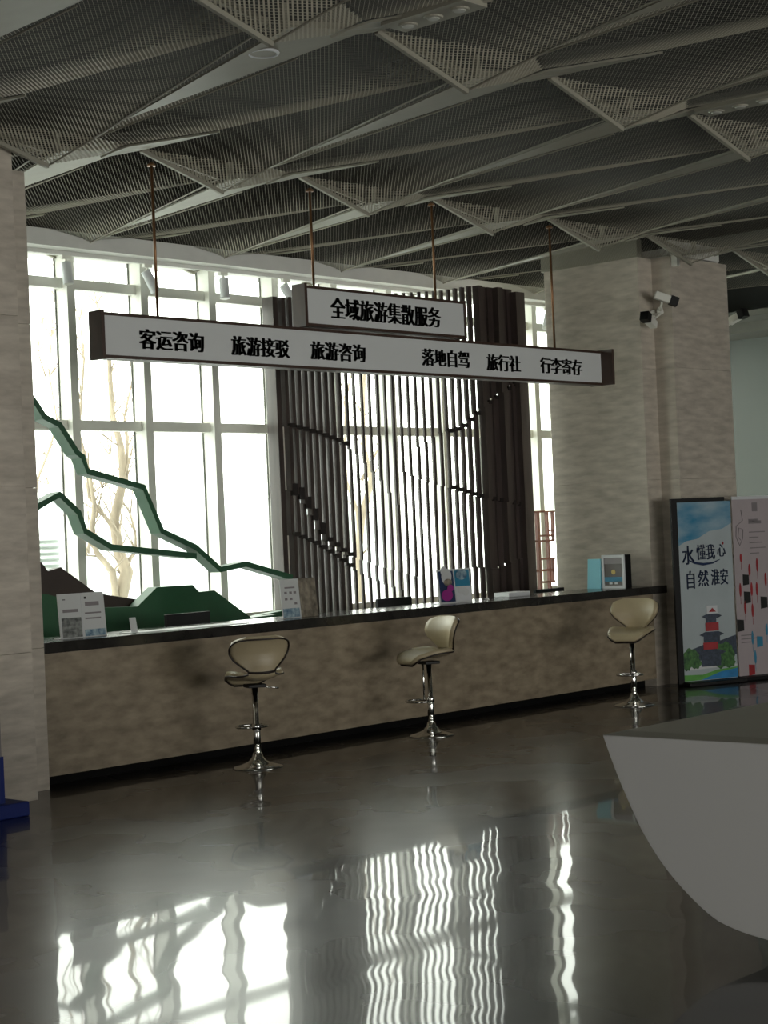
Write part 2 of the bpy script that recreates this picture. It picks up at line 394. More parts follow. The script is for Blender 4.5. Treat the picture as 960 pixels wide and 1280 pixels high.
slab_stack(pl, 6.4, 7.695, 10.62, 10.67, 4.79, BR)
slab_stack(pl, 7.645, 7.695, 10.67, 11.0, 4.79, BR)
slab_stack(pl, 7.695, 8.06, 10.97, 11.02, 4.72, BR)
slab_stack(pl, 8.01, 8.06, 11.02, 12.35, 4.72, BR)
slab_stack(pl, 6.4, 6.45, 10.67, 12.35, 4.79, BR)
struct(MB().box(16.70, 17.72, 10.80, 10.9, 4.815, 4.98).build('trim_3', WHITEP), 'white lintel on top of the right pillar')
struct(MB().box(16.41, 16.5, 11.05, 12.4, 4.80, 5.0).build('trim_4', STEEL))
# ---------------------------------------------------------------- counter
ct = tag(empty('service_counter', (8.1, 11.0, 0)), 'long brown stone service counter with a dark top between the two pillars', 'counter')
ct_l = lambda x0, x1, y0, y1, z0, z1: MB().box(x0-8.1, x1-8.1, y0-11.0, y1-11.0, z0, z1)
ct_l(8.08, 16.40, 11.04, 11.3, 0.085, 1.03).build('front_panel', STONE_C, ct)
ct_l(8.10, 16.40, 11.20, 11.28, 0, 0.085).build('kick_plate', BLACK, ct)
wt = MB(); P2 = [(8.07, 10.98), (16.60, 10.98), (16.60, 11.045), (16.405, 11.045), (16.405, 11.62), (8.07, 11.62)]
wt.prism([(x-8.1, y-11.0, 1.03) for x, y in P2], (0, 0, 0.085)); wt.build('worktop', DARKTOP, ct, bevel=0.004)
sd = tag(empty('staff_desk', (8.1, 11.0, 0)), 'low white staff desk hidden behind the stone counter, carrying the monitors', 'desk')
ct_l(8.10, 16.38, 11.64, 12.15, 0.70, 0.74).build('desk_top', DESKW, sd)
for x in (8.12, 10.8, 13.5, 16.33): ct_l(x, x+0.04, 11.66, 12.1, 0, 0.70).build('leg_panel', DESKW, sd)
# ---------------------------------------------------------------- bar stools
def lerp_tab(tab, v):
    for (a, b) in zip(tab[:-1], tab[1:]):
        if v <= b[0]:
            s = (v-a[0])/(b[0]-a[0]); s = s*s*(3-2*s) if False else s
            return [a[1+i]+(b[1+i]-a[1+i])*s for i in range(len(a)-1)]
    return list(tab[-1][1:])
# v, y(front +), z, halfwidth, dish(z up at edges), wrap(y forward at edges)
TAB = [(0.0, 0.225,-0.050,0.10,0.000,0.0),(0.03,0.218,-0.030,0.15,0.006,0.0),(0.08,0.19,-0.006,0.19,0.015,0.0),(0.22,0.06,0.0,0.225,0.045,0.0),(0.36,-0.07,-0.004,0.225,0.06,0.0),
       (0.46,-0.15,0.004,0.195,0.05,0.01),(0.53,-0.205,0.028,0.145,0.03,0.02),(0.58,-0.228,0.060,0.110,0.010,0.03),(0.62,-0.224,0.090,0.115,0.0,0.035),
       (0.68,-0.212,0.130,0.165,0.0,0.05),(0.75,-0.205,0.175,0.215,0.0,0.065),(0.83,-0.207,0.225,0.246,0.0,0.075),(0.90,-0.222,0.275,0.252,0.0,0.07),(0.95,-0.240,0.312,0.235,0.0,0.055),(0.98,-0.255,0.332,0.195,0.0,0.04),(1.0,-0.262,0.340,0.13,0.0,0.02)]
def seat_pt(v, u):
    y, z, hw, dish, wrap = lerp_tab(TAB, v)
    return Vector((u*hw, y + wrap*u*u, z + dish*u*u))
def make_stool():
    r = empty('bar_stool')
    ZS = 0.70
    b = MB().lathe([(0.205,0.0),(0.205,0.006),(0.19,0.014),(0.13,0.028),(0.075,0.05),(0.045,0.085),(0.034,0.12)], 32)
    b.build('base', CHROME, r, smooth=True)
    MB().lathe([(0.030,0.10),(0.030,0.345),(0.024,0.35),(0.024,ZS-0.06)], 20).build('column', CHROME, r, smooth=True)
    MB().lathe([(0.037,0.30),(0.037,0.345),(0.031,0.35)], 20).build('collar', CHROME, r, smooth=True)
    MB().tube([(0,0.062,0.325),(0,0.062,0.50),(0,0.062,ZS-0.04)], 0.009, 8).build('support_rod', CHROME, r, smooth=True)
    ft = MB(); ring = [(0.13*math.sin(a), 0.12-0.11*math.cos(a)*1.0, 0.32) for a in [2*math.pi*k/28 for k in range(28)]]
    ft.tube(ring, 0.010, 8, closed=True); ft.build('footrest', CHROME, r, smooth=True)
    MB().box(-0.075, 0.075, -0.075, 0.075, ZS-0.055, ZS-0.03).build('seat_plate', BLACKP, r, bevel=0.004)
    MB().tube([(0.05,-0.02,ZS-0.055),(0.13,-0.03,ZS-0.062),(0.19,-0.035,ZS-0.072)], [0.006,0.006,0.008], 8).build('height_lever', CHROME, r, smooth=True)
    us = [-1+2*k/14 for k in range(15)]
    for nm, v0, v1 in (('seat', 0.0, 0.60), ('backrest', 0.60, 1.0)):
        rows = [[tuple(seat_pt(v0+(v1-v0)*i/22, u) + Vector((0,0,ZS))) for u in us] for i in range(23)]
        o = MB().shell(rows, 0.038).build(nm, LEATHER, r, smooth=True)
        edge = [seat_pt(v0+(v1-v0)*i/22, -1) for i in range(23)]
        top = [seat_pt(v1, u) for u in us]; e2 = [seat_pt(v0+(v1-v0)*i/22, 1) for i in range(22, -1, -1)]; bot = [seat_pt(v0, u) for u in reversed(us)]
        loop = edge + top[1:-1] + e2 + bot[1:-1]
        loop = [p + Vector((0, -0.006 if nm == 'backrest' else 0, ZS - (0.006 if nm == 'seat' else 0))) for p in loop]
        MB().tube(loop, 0.0075, 6, closed=True).build('piping', PIPING, o, smooth=True)
    return r
st = make_stool()
S = [((9.66, 10.36), math.radians(-25), 'beige bar stool seen from behind, nearest the left pillar'),
     ((11.86, 10.42), math.atan2(0.736, -0.676) - math.pi/2 + 0.50, 'beige bar stool seen in profile, middle of the three at the counter'),
     ((14.62, 10.12), math.atan2(-0.676+0.736*0.45, -0.737-0.676*0.45) - math.pi/2, 'beige bar stool turned towards the viewer near the tall banners')]
for i, ((x, y), a, lb) in enumerate(S):
    o = st if i == 0 else copy_tree(st)
    o.location = (x, y, 0); o.rotation_euler = (0, 0, a); tag(o, lb, 'bar stool', 'bar stools along the counter')
# ---------------------------------------------------------------- text
def text(name, body, size, loc, rot, m, parent, width=None, bold=0.0, depth=0.002, spacing=1.0):
    cu = bpy.data.curves.new(name, 'FONT'); cu.body = body; cu.size = size; cu.extrude = depth
    cu.align_x = 'CENTER'; cu.align_y = 'CENTER'; cu.space_character = spacing; cu.resolution_u = 2
    t = bpy.data.objects.new(name, cu); scene.collection.objects.link(t)
    bpy.context.view_layer.update()
    me = bpy.data.meshes.new_from_object(t.evaluated_get(bpy.context.evaluated_depsgraph_get()))
    bpy.data.objects.remove(t); me.materials.clear(); me.materials.append(m); me.name = name
    xs = [v.co.x for v in me.vertices]; ys = [v.co.y for v in me.vertices]
    if xs:
        cx, cy = (min(xs)+max(xs))/2, (min(ys)+max(ys))/2; k = (width/(max(xs)-min(xs))) if width else 1.0
        ky = size/(max(ys)-min(ys)) if width else 1.0
        for v in me.vertices: v.co.x = (v.co.x-cx)*k; v.co.y = (v.co.y-cy)*ky
    if bold > 0:
        vs = [v.co.copy() for v in me.vertices]; fs = [tuple(p.vertices) for p in me.polygons]; V, F = [], []
        for q in (-1, -0.5, 0, 0.5, 1):
            n = len(V); V += [(v.x + q*bold, v.y, v.z) for v in vs]; F += [tuple(i+n for i in f) for f in fs]
        me = bpy.data.meshes.new(name); me.from_pydata(V, [], F); me.materials.append(m)
    o = link(name, me, None, parent); o.location = loc; o.rotation_euler = rot; return o
# ---------------------------------------------------------------- hanging signs
SY = 10.5
def sign(name, x0, x1, z0, z1, rods, words, lab):
    g = tag(empty(name, (x0, SY, z0)), lab, 'hanging sign', 'signs hung over the counter')
    L, Hh, D = x1-x0, z1-z0, 0.145
    MB().box(0.01, L-0.01, 0.004, D-0.004, 0.022, Hh-0.022).build('sign_face', SIGNW, g)
    MB().box(0, L, 0, D, Hh-0.024, Hh).build('top_rail', SIGNB, g); MB().box(0, L, 0, D, 0, 0.024).build('bottom_rail', SIGNB, g)
    MB().box(-0.012, 0.02, -0.008, D+0.006, -0.01, Hh+0.016).build('end_cap', SIGNB, g, bevel=0.003)
    MB().box(L-0.02, L+0.012, (-0.14 if L > 4 else -0.006), D+0.006, -0.004, Hh+0.01).build('end_cap', SIGNB, g, bevel=0.003)
    for (x, zt) in rods:
        rod = MB().tube([(x-x0, 0.05, Hh), (x-x0, 0.05, zt-z0)], 0.012, 10).build('rod', BRASS, g, smooth=True)
        MB().lathe([(0.035, 0), (0.035, 0.012), (0.016, 0.03)], 14, (x-x0, 0.05, zt-z0-0.03)).build('ceiling_cup', BRASS, rod)
    for (body, px0, px1, pyc) in words:
        a, b = atY(px0, pyc, SY), atY(px1, pyc, SY)
        zc = atY((px0+px1)/2, pyc, SY).z
        text('lettering', body, 0.158 if L > 4 else 0.185, ((a.x+b.x)/2-x0, 0.0, zc-z0), (math.radians(90), 0, 0), INK, g, width=b.x-a.x, bold=0.0085, depth=0.003)
    return g
sign('hanging_sign', 8.375, 14.87, 3.262, 3.612, [(8.97, 4.83), (14.13, 4.85)],
     [('客运咨询',175,254,426),('旅游接驳',290,361,434),('旅游咨询',389,456,440),('落地自驾',528,586,448),('旅行社',609,650,454),('行李寄存',676,727,458)],
     'long white hanging sign with six groups of black Chinese lettering over the counter')
sign('hanging_sign', 10.57, 12.69, 3.632, 3.978, [(10.73, 4.83), (12.33, 4.88)], [('全域旅游集散服务',414,550,391)],
     'short white hanging sign mounted above the long one, single line of Chinese lettering')
# ---------------------------------------------------------------- mountain sculpture behind the counter
MYY = 12.75
ms = tag(empty('mountain_sculpture', (9.3, MYY, 0)), 'green mountain silhouette sculpture with bent outline bars in front of the window', 'sculpture')
O3 = Vector((9.3, MYY, 0))
def mpt(px, py, y=MYY): return atY(px, py, y) - O3
def ribbon(pts, name, m, wdt=0.055, dep=0.15):
    P = [mpt(*p) for p in pts]; rows = []
    n = len(P)
    up, dn = [], []
    for i in range(n):
        t = (P[min(i+1,n-1)]-P[max(i-1,0)]); t.y = 0; t.normalize(); nn = Vector((-t.z, 0, t.x))
        up.append(P[i]+nn*wdt/2); dn.append(P[i]-nn*wdt/2)
    mb = MB()
    for i in range(n-1):
        a, b, c, d = up[i], up[i+1], dn[i+1], dn[i]; o = Vector((0, dep, 0))
        mb.quad(d, c, b, a); mb.quad(a+o, b+o, c+o, d+o); mb.quad(a, b, b+o, a+o); mb.quad(c, d, d+o, c+o)
    mb.quad(up[0], up[0]+Vector((0,dep,0)), dn[0]+Vector((0,dep,0)), dn[0]); mb.quad(dn[-1], dn[-1]+Vector((0,dep,0)), up[-1]+Vector((0,dep,0)), up[-1])
    return mb.build(name, m, ms)
ribbon([(-70,395),(-20,440),(20,470),(46,505),(56,521),(75,531),(97,566),(104,571),(110,589),(180,609),(203,664),(245,684),(276,712),(308,705),(366,722)], 'ridge_bar', GREENL)
ribbon([(-70,720),(-20,690),(25,650),(50,632),(75,618),(99,641),(107,664),(140,684),(246,695)], 'ridge_bar', GREENL)
q_ = mpt(-66, 398)
MB().box(q_.x-0.05, q_.x+0.05, 0.0, 0.15, 0, q_.z+0.02).build('support_post', GREENL, ms)
def hill(pts, name, m, y, dep):
    P = [mpt(px, py, y) for px, py in pts]
    P = [Vector((P[0].x, P[0].y, -0.0)), *P, Vector((P[-1].x, P[-1].y, -0.0))]
    return MB().prism(list(reversed(P)), (0, dep, 0)).build(name, m, ms)
hill([(-75,640),(-20,668),(20,690),(52,703),(60,714),(76,709),(120,741),(150,746),(178,750),(230,762)], 'hill_board', BROWNB, MYY+0.10, 0.10)
hill([(-75,736),(20,742),(60,743),(120,760),(172,758),(196,734),(241,731),(249,740),(268,738),(314,772),(345,768)], 'hill_board', GREEN, MYY-0.06, 0.13)
hill([(300,776),(330,768),(372,760)], 'hill_board', GREEN, MYY+0.05, 0.12)
# ---------------------------------------------------------------- slat screen
sc = tag(empty('slat_screen', (13.2, 13.0, 0)), 'dark wooden screen of upright slats cut in mountain-like steps before the window', 'screen')
OS = Vector((13.2, 13.0, 0))
def interp(tab, x):
    if x <= tab[0][0]: return tab[0][1]
    for a, b in zip(tab[:-1], tab[1:]):
        if x <= b[0]: return a[1]+(b[1]-a[1])*(x-a[0])/(b[0]-a[0])
    return tab[-1][1]
YS = lambda px: interp([(340,13.35),(480,13.15),(560,12.85),(660,12.55)], px)
TOP = lambda px: interp([(340,371),(365,372),(470,369),(560,364),(600,358),(660,364)], px)
CONT = [  # contour lines on the screen: (points, px) -> the slats step there
    [(355,530),(395,541),(425,552),(445,566),(475,600),(500,640)],
    [(355,608),(372,618),(385,640),(400,672),(425,692),(470,708),(520,722)],
    [(355,665),(385,678),(410,694),(440,715),(470,728),(500,740)],
    [(520,560),(550,541),(575,535),(600,513),(616,500),(660,470)],
    [(495,585),(530,602),(560,609),(595,620),(625,626),(660,632)],
    [(560,715),(590,708),(610,712),(640,698),(660,700)]]
px = 362.0; k = 0
slats = []
while px < 652:
    slats.append(px)
    px += interp([(360,8.1),(430,8.6),(450,9.7),(530,9.6),(580,8.6),(650,7.8)], px)
for px in slats:
    y0 = YS(px); w_ = interp([(360,0.050),(425,0.045),(440,0.032),(530,0.036),(575,0.045),(600,0.068),(622,0.095),(650,0.098)], px)
    d_ = interp([(360,0.078),(418,0.072),(438,0.024),(545,0.022),(575,0.035),(600,0.03),(650,0.03)], px)
    zt = atY(px, TOP(px), y0).z
    cuts = sorted([atY(px, interp(c, px), y0).z for c in CONT if c[0][0] <= px <= c[-1][0]], reverse=True)
    zs = [zt] + cuts + [0.0]
    x = atY(px, 560, y0).x - OS.x; yy = y0 - OS.y
    mb = MB(); alt = -0.06 if (px > 590 and len(sc.children) % 3 == 0) else 0.0
    for i, (a, b) in enumerate(zip(zs[:-1], zs[1:])):
        off = (0, -1, 0.0, -1, 0.0)[i % 5]*interp([(360,0.03),(425,0.026),(445,0.014),(545,0.014),(580,0.02),(650,0.025)], px) + alt
        mb.box(x-w_/2, x+w_/2, yy+off, yy+off+d_-alt, b-(0.01 if b > 0 else 0), a-0.002)
    o_ = mb.build('slat', WOOD, sc)
    for ci, c in enumerate(CONT):                      # dark strips standing in for the shaded gaps along the contours
        if not c[0][0] <= px <= c[-1][0] or 432 < px < 556 or ci == 5: continue
        zc = atY(px, interp(c, px), y0).z; hh = 0.13 if (ci == 1 and px < 402) else 0.045
        MB().box(x-0.01, x+0.075, yy-0.034, yy+0.0, zc-hh/2, zc+hh/2).build('gap_shade_strip', GAPSHADE, o_)
# end post at the left and rails
x = atY(346, 560, 13.35).x - OS.x
MB().box(x+0.02, x+0.09, 0.34, 0.50, 0, atY(344, 371, 13.35).z).build('end_post', WOOD, sc)
x1 = atY(664, 560, 12.5).x - OS.x
MB().box(x1-0.16, x1, -0.5, -0.32, 0, atY(640, 364, 12.5).z).build('end_post', WOOD, sc)
# ---------------------------------------------------------------- lattice stand right of the screen
lt = empty('lattice_stand', (atY(668, 700, 12.9).x, 12.9, 0)); tag(lt, 'red-brown wooden lattice shelf stand between the slat screen and the right pillar', 'shelf')
def lp(px, py): p = atY(px, py, 12.9); return Vector((p.x-lt.location.x, 0, p.z))
for (ax, ay, bx, by, wd) in [(671,640,674,735,0.05),(690,640,692,676,0.025),(690,699,692,728,0.025),(683,640,687,735,0.03)]:
    a, b = lp(ax, ay), lp(bx, by)
    if by > 730: b.z = 0
    MB().box(a.x-wd/2, a.x+wd/2, -0.02, 0.02, b.z, a.z).build('upright', WOODR, lt)
for (ax, ay, bx) in [(664,640,692),(664,677,692),(672,670,691),(673,699,693),(664,714,692),(675,728,693),(685,663,691)]:
    a, b = lp(ax, ay), lp(bx, ay)
    MB().box(a.x, b.x, -0.018, 0.018, a.z-0.012, a.z+0.012).build('cross_bar', WOODR, lt)
# ---------------------------------------------------------------- things on the counter
ZT = 1.115
def on_counter(px, y): return atY(px, 760, y).x
def board(name, px0, px1, py_top, py_bot, y, lab, cat, parts, back=True):
    a = atY(px0, py_bot, y); b = atY(px1, py_bot, y); zt = atY((px0+px1)/2, py_top, y).z
    g = tag(empty(name, (a.x, y, ZT)), lab, cat); W = b.x-a.x; Hh = zt-ZT
    MB().prism([(0,0,0),(W,0,0),(W,0.03,Hh),(0,0.03,Hh)], (0,0.006,0)).build('panel', PAPER, g)
    MB().prism([(0.02,0.006,0),(W-0.02,0.006,0),(W-0.02,0.12,0),(0.02,0.12,0)], (0,0,0.006)).build('foot', GREYC, g)
    MB().prism([(W*0.4,0.12,0.004),(W*0.6,0.12,0.004),(W*0.6,0.034,Hh*0.8),(W*0.4,0.034,Hh*0.8)], (0,0.005,0)).build('strut', GREYC, g)
    for (nm, u0, u1, v0, v1, m) in parts:
        f = lambda u, v: (u*W, 0.03*v-0.0025, v*Hh)
        MB().prism([f(u0,v0), f(u1,v0), f(u1,v1), f(u0,v1)], (0,0.002,0)).build(nm, m, g)
    return g
lines = lambda u0, u1, vs, h=0.018: [('text_line', u0, u1-random.random()*0.06, v, v+h, GREYP) for v in vs]
board('leaflet_stand', 76, 134, 741, 797, 11.22, 'wide two-page leaflet stand with grey photo at the left end of the counter', 'leaflet stand',
      [('fold_line',0.495,0.505,0,1,GREYC),('photo',0.05,0.47,0.02,0.46,PHOTOG),('photo',0.53,0.97,0.02,0.17,PHOTOL),('heading',0.09,0.42,0.58,0.65,GREYP),('heading',0.58,0.88,0.70,0.79,GREYP)]
      + lines(0.56,0.92,(0.40,0.52),0.035) + [('mark',0.10,0.16,0.86,0.88,INK),('mark',0.57,0.61,0.86,0.91,INK)])
board('leaflet_stand', 354, 398, 723, 772, 11.25, 'two-page leaflet stand, white page beside brown photo page, before the slat screen', 'leaflet stand',
      [('photo',0.52,1.0,0.0,1.0,PHOTOB),('photo',0.02,0.48,0.02,0.25,PHOTOL),('heading',0.12,0.40,0.76,0.80,GREYP),('icon',0.10,0.17,0.62,0.68,GREYP),('icon',0.24,0.31,0.62,0.68,GREYP),('icon',0.36,0.43,0.62,0.68,GREYP),('icon',0.10,0.17,0.46,0.52,GREYP),('icon',0.24,0.31,0.46,0.52,GREYP),('icon',0.36,0.43,0.34,0.40,GREYP)])
ps = board('picture_stand', 550, 591, 711, 753, 11.22, 'colourful two-page picture stand in blue and magenta on the counter', 'picture stand',
      [('print',0.04,0.48,0.05,0.95,NAVYP),('print',0.52,0.97,0.48,0.95,CYANP),('print',0.52,0.97,0.05,0.48,GREYC)])
W_, H_ = ps.children[0].dimensions.x, 0
def disc(parent, cx, cz, rx, rz, y, m, name, n=16, dep=0.002):
    pts = [(cx+rx*math.cos(2*math.pi*k/n), y, cz+rz*math.sin(2*math.pi*k/n)) for k in range(n)]
    return MB().prism(list(reversed(pts)), (0, dep, 0)).build(name, m, parent)
bpy.context.view_layer.update()
pw = max(v.co.x for v in ps.children[0].data.vertices)
for (u, v, ru, rv, m) in [(0.27,0.64,0.16,0.22,PAPER),(0.20,0.77,0.10,0.13,GREYC),(0.30,0.50,0.13,0.10,PHOTOB),(0.24,0.20,0.18,0.16,MAGP),(0.36,0.36,0.10,0.10,MAGP),(0.72,0.30,0.14,0.10,PAPER),(0.84,0.24,0.10,0.10,PAPER),(0.75,0.66,0.18,0.14,PHOTOL)]:
    disc(ps, u*pw, v*0.42, ru*pw, rv*0.36, 0.03*v-0.006, m, 'printed_patch')
cdh = tag(empty('card_holder', (on_counter(163,11.2), 11.2, ZT)), 'small white card standing beside the left leaflet stand', 'card')
MB().prism([(0,0,0),(0.07,0,0),(0.065,0.02,0.125),(0.0,0.02,0.125)], (0,0.004,0)).build('card', PAPER, cdh)
MB().box(0.0, 0.07, 0.0, 0.05, 0, 0.008).build('foot', GREYC, cdh)
pp = MB().box(0, 1.25, 0, 0.22, 0, 0.006).build('paper_sheets', PAPER); pp.location = (on_counter(172, 11.05), 11.08, ZT)
tag(pp, 'flat white papers lying on the counter edge beside the small card', 'paper')
def monitor(px0, px1, py_top, y, lab):
    a = atY(px0, 770, y); b = atY(px1, 770, y); zt = atY((px0+px1)/2, py_top, y).z; W = b.x-a.x
    g = tag(empty('computer_monitor', ((a.x+b.x)/2, y, 0.74)), lab, 'monitor', 'monitors behind the counter'); Hh = zt-0.74
    MB().box(-W/2, W/2, 0, 0.035, 0.10, Hh).build('casing', BLACKP, g, bevel=0.005)
    MB().box(-W/2+0.012, W/2-0.012, 0.034, 0.038, 0.13, Hh-0.012).build('screen', SCREENM, g)
    MB().box(-0.03, 0.03, -0.02, 0.012, 0.0, 0.3).build('neck', BLACKP, g); MB().box(-0.12, 0.12, -0.08, 0.1, 0, 0.012).build('foot', BLACKP, g)
monitor(208, 263, 766, 11.86, 'black monitor back showing above the counter before the green hill')
monitor(473, 516, 747, 11.86, 'black monitor back showing above the counter before the middle slats')
monitor(671, 707, 735.5, 11.86, 'black monitor back showing above the counter below the wooden lattice')
tr_ = MB().box(0, 0.36, 0, 0.2, 0, 0.05).build('clear_tray', GREYC, bevel=0.006); tr_.location = (on_counter(634, 11.35), 11.32, ZT)
tag(tr_, 'low pale tray on the counter before the dark end of the slat screen', 'tray')
# display box and blue card at the right end
db = tag(empty('display_box', (15.98, 11.12, ZT)), 'white framed suggestion box with dark printed front at the right end of the counter', 'box')
MB().box(0.02, 0.14, 0, 0.30, 0, 0.37).build('casing', BLACKP, db, bevel=0.006)
fr_ = MB().box(0, 0.022, 0, 0.30, 0, 0.03).box(0, 0.022, 0, 0.30, 0.34, 0.37).box(0, 0.022, 0, 0.028, 0.03, 0.34).box(0, 0.022, 0.272, 0.30, 0.03, 0.34)
fr_.build('frame', GREYC, db)
MB().box(0.010, 0.02, 0.028, 0.272, 0.03, 0.27).build('printed_front', SCREENM, db)
MB().box(0.009, 0.02, 0.028, 0.272, 0.27, 0.34).build('header_strip', GREYP, db)
MB().box(0.0085, 0.012, 0.03, 0.27, 0.075, 0.125).build('blue_band', CYANP, db)
mb = MB(); mb.prism([(0.007, 0.15+0.028*math.cos(2*math.pi*k/18), 0.18+0.028*math.sin(2*math.pi*k/18)) for k in range(18)], (0.004,0,0)); mb.build('round_emblem', AMBERP, db)
for yk in (0.10, 0.17):
    MB().box(0.0075, 0.01, yk, yk+0.04, 0.045, 0.065).build('button', GREYC, db)
bc = tag(empty('blue_folder', (15.95, 11.43, ZT)), 'light blue folder standing beside the display box on the counter', 'folder')
MB().prism([(0,0,0),(0,0.175,0),(0.03,0.175,0.33),(0.03,0,0.33)], (0.012,0,0)).build('cover', CYANB, bc)
MB().prism([(0.11,0,0),(0.11,0.175,0),(0.042,0.175,0.32),(0.042,0,0.32)], (0.01,0,0)).build('back_cover', CYANB, bc)
# ---------------------------------------------------------------- roll-up banners
def banner(name, ax, ay, bx, by, h, lab, face):
    d = Vector((bx-ax, by-ay, 0)); W = d.length; g = tag(empty(name, (ax, ay, 0), math.atan2(d.y, d.x)), lab, 'banner', 'standing banners by the right pillar')
    MB().box(-0.02, W+0.02, -0.13, 0.12, 0, 0.045).build('base', BLACKP, g, bevel=0.01)
    MB().tube([(W/2, 0.04, 0.045), (W/2, 0.04, h-0.03)], 0.012, 8).build('pole', CHROME, g)
    MB().box(0, W, 0.0, 0.004, 0.05, h).build('sheet', face, g)
    return g, W
b1, W1 = banner('rollup_banner', 16.44, 10.70, 17.12, 10.44, 2.03, 'blue sky banner with two lines of Chinese lettering above a pagoda picture', MISTP)
MB().box(-0.075, 0.0, 0.0, 0.03, 0.03, 2.07).box(-0.075, W1*0.9, 0.005, 0.03, 2.03, 2.075).build('black_frame', BLACKP, b1)
def flat(parent, pts, m, name, y=-0.003):
    MB().prism([(x, y, z) for x, z in reversed(pts)], (0, 0.002, 0)).build(name, m, parent)
zz = lambda z: 0.2 + (z-0.36)*0.78 if z > 0.36 else 0.055 + (z-0.06)*0.483
fz = lambda pts: [(x, zz(z)) for x, z in pts]
flat(b1, [(0,1.55),(0.1,1.60),(0.25,1.62),(0.42,1.70),(0.6,1.72),(W1,1.78),(W1,2.03),(0,2.03)], SKYP, 'printed_sky')
flat(b1, fz([(0,0.06),(W1,0.06),(W1,0.30),(0.45,0.27),(0.25,0.18),(0,0.2)]), LAWNP, 'printed_lawn', -0.003)
flat(b1, fz([(0.22,0.06),(W1,0.06),(W1,0.27),(0.5,0.22)]), WATERP, 'printed_water', -0.005)
flat(b1, fz([(0.02,0.30),(W1,0.33),(W1,0.36),(0.4,0.40),(0.05,0.36)]), PAPER, 'printed_path', -0.0035)
flat(b1, fz([(0.12,0.62),(0.30,0.68),(0.46,0.70),(W1,0.78),(W1,0.50),(0.12,0.44)]), ROOFP, 'printed_wall', -0.003)
for i, (cx, cz, rx, rz) in enumerate([(0.09,0.50,0.11,0.13),(0.04,0.40,0.05,0.08),(0.16,0.42,0.07,0.08),(0.56,0.53,0.13,0.15),(0.63,0.47,0.06,0.13),(0.50,0.42,0.09,0.10),(0.62,0.38,0.08,0.06)]):
    pts = [(cx+rx*(1+0.12*math.sin(5*a+i))*math.cos(a), -0.0045-0.0003*i, zz(cz)+rz*0.8*(1+0.12*math.cos(7*a+i))*math.sin(a)) for a in [2*math.pi*q/26 for q in range(26)]]
    MB().prism([(min(max(p[0],0.0),W1), p[1], p[2]) for p in reversed(pts)], (0, 0.002, 0)).build('printed_tree', GREENP, b1)
for (x0, x1, z0, z1, m) in [(0.24,0.50,0.36,0.56,ROOFP),(0.27,0.47,0.60,0.70,REDP),(0.28,0.50,0.70,0.80,ROOFP),(0.31,0.49,0.86,0.98,REDP),(0.32,0.46,0.98,1.06,ROOFP)]:
    flat(b1, fz([(x0,z0),(x1,z0),(x1,z1),(x0,z1)]), m, 'printed_tower', -0.008)
for (cx, hw, z, hh) in [(0.38,0.20,0.52,0.07),(0.39,0.17,0.78,0.07),(0.40,0.14,1.04,0.06)]:
    flat(b1, fz([(cx-hw,z+0.03),(cx-hw*0.6,z),(cx+hw*0.6,z),(cx+hw,z+0.03),(cx+hw*0.55,z+hh),(cx-hw*0.55,z+hh)]), ROOFP, 'printed_roof', -0.0095)
flat(b1, fz([(0.33,1.11),(0.48,1.11),(0.48,1.22),(0.33,1.22)]), GREYC, 'printed_attic', -0.0095)
flat(b1, fz([(0.36,1.13),(0.46,1.13),(0.41,1.19)]), REDP, 'printed_gable', -0.011)
RX = (math.radians(90), 0, 0)
text('lettering', '水', 0.21, (0.12,-0.006,1.445), RX, NAVYP, b1, width=0.16, bold=0.003)
text('lettering', '懂我', 0.17, (0.36,-0.006,1.47), RX, NAVYP, b1, width=0.25, bold=0.002)
text('lettering', '心', 0.14, (0.575,-0.006,1.48), RX, NAVYP, b1, width=0.11, bold=0.002)
text('lettering', '自', 0.20, (0.14,-0.006,1.17), RX, NAVYP, b1, width=0.10, bold=0.003)
text('lettering', '然', 0.18, (0.31,-0.006,1.18), RX, NAVYP, b1, width=0.14, bold=0.003)
text('lettering', '淮安', 0.18, (0.535,-0.006,1.185), RX, NAVYP, b1, width=0.23, bold=0.002)
sw = MB().tube([(0.12,-0.005,1.39),(0.20,-0.005,1.355),(0.32,-0.005,1.335),(0.45,-0.005,1.345),(0.55,-0.005,1.38)], [0.004,0.012,0.016,0.010,0.003], 6)
sw.build('lettering_stroke', NAVYP, b1); disc(b1, 0.60, 1.56, 0.012, 0.018, -0.006, REDP, 'lettering_dot', 8)
b2, W2 = banner('rollup_banner', 17.19, 10.46, 17.95, 10.24, 2.06, 'pale pink banner with hanging red tassels and dark squares', PINKP)
MB().box(0, W2, -0.004, 0.008, 2.04, 2.075).build('top_rail', GREYC, b2)
for (cx, cz, ln, m) in [(0.10,1.38,0.05,REDP),(0.22,1.24,0.07,REDP),(0.34,1.29,0.08,REDP),(0.07,1.02,0.08,REDP),(0.24,1.02,0.08,REDP),(0.32,1.02,0.08,REDP),(0.13,0.82,0.08,REDP),(0.24,0.78,0.08,REDP),(0.22,0.47,0.08,CYANP),(0.25,0.25,0.08,CYANP),(0.44,0.55,0.07,CYANP),(0.46,1.12,0.08,REDP),(0.52,0.9,0.08,REDP),(0.50,0.33,0.07,CYANP)]:
    disc(b2, cx, cz, 0.017, ln, -0.003, m, 'printed_tassel', 10)
    flat(b2, [(cx-0.002,cz-ln-0.08),(cx+0.002,cz-ln-0.08),(cx+0.002,cz-ln),(cx-0.002,cz-ln)], m, 'printed_cord')
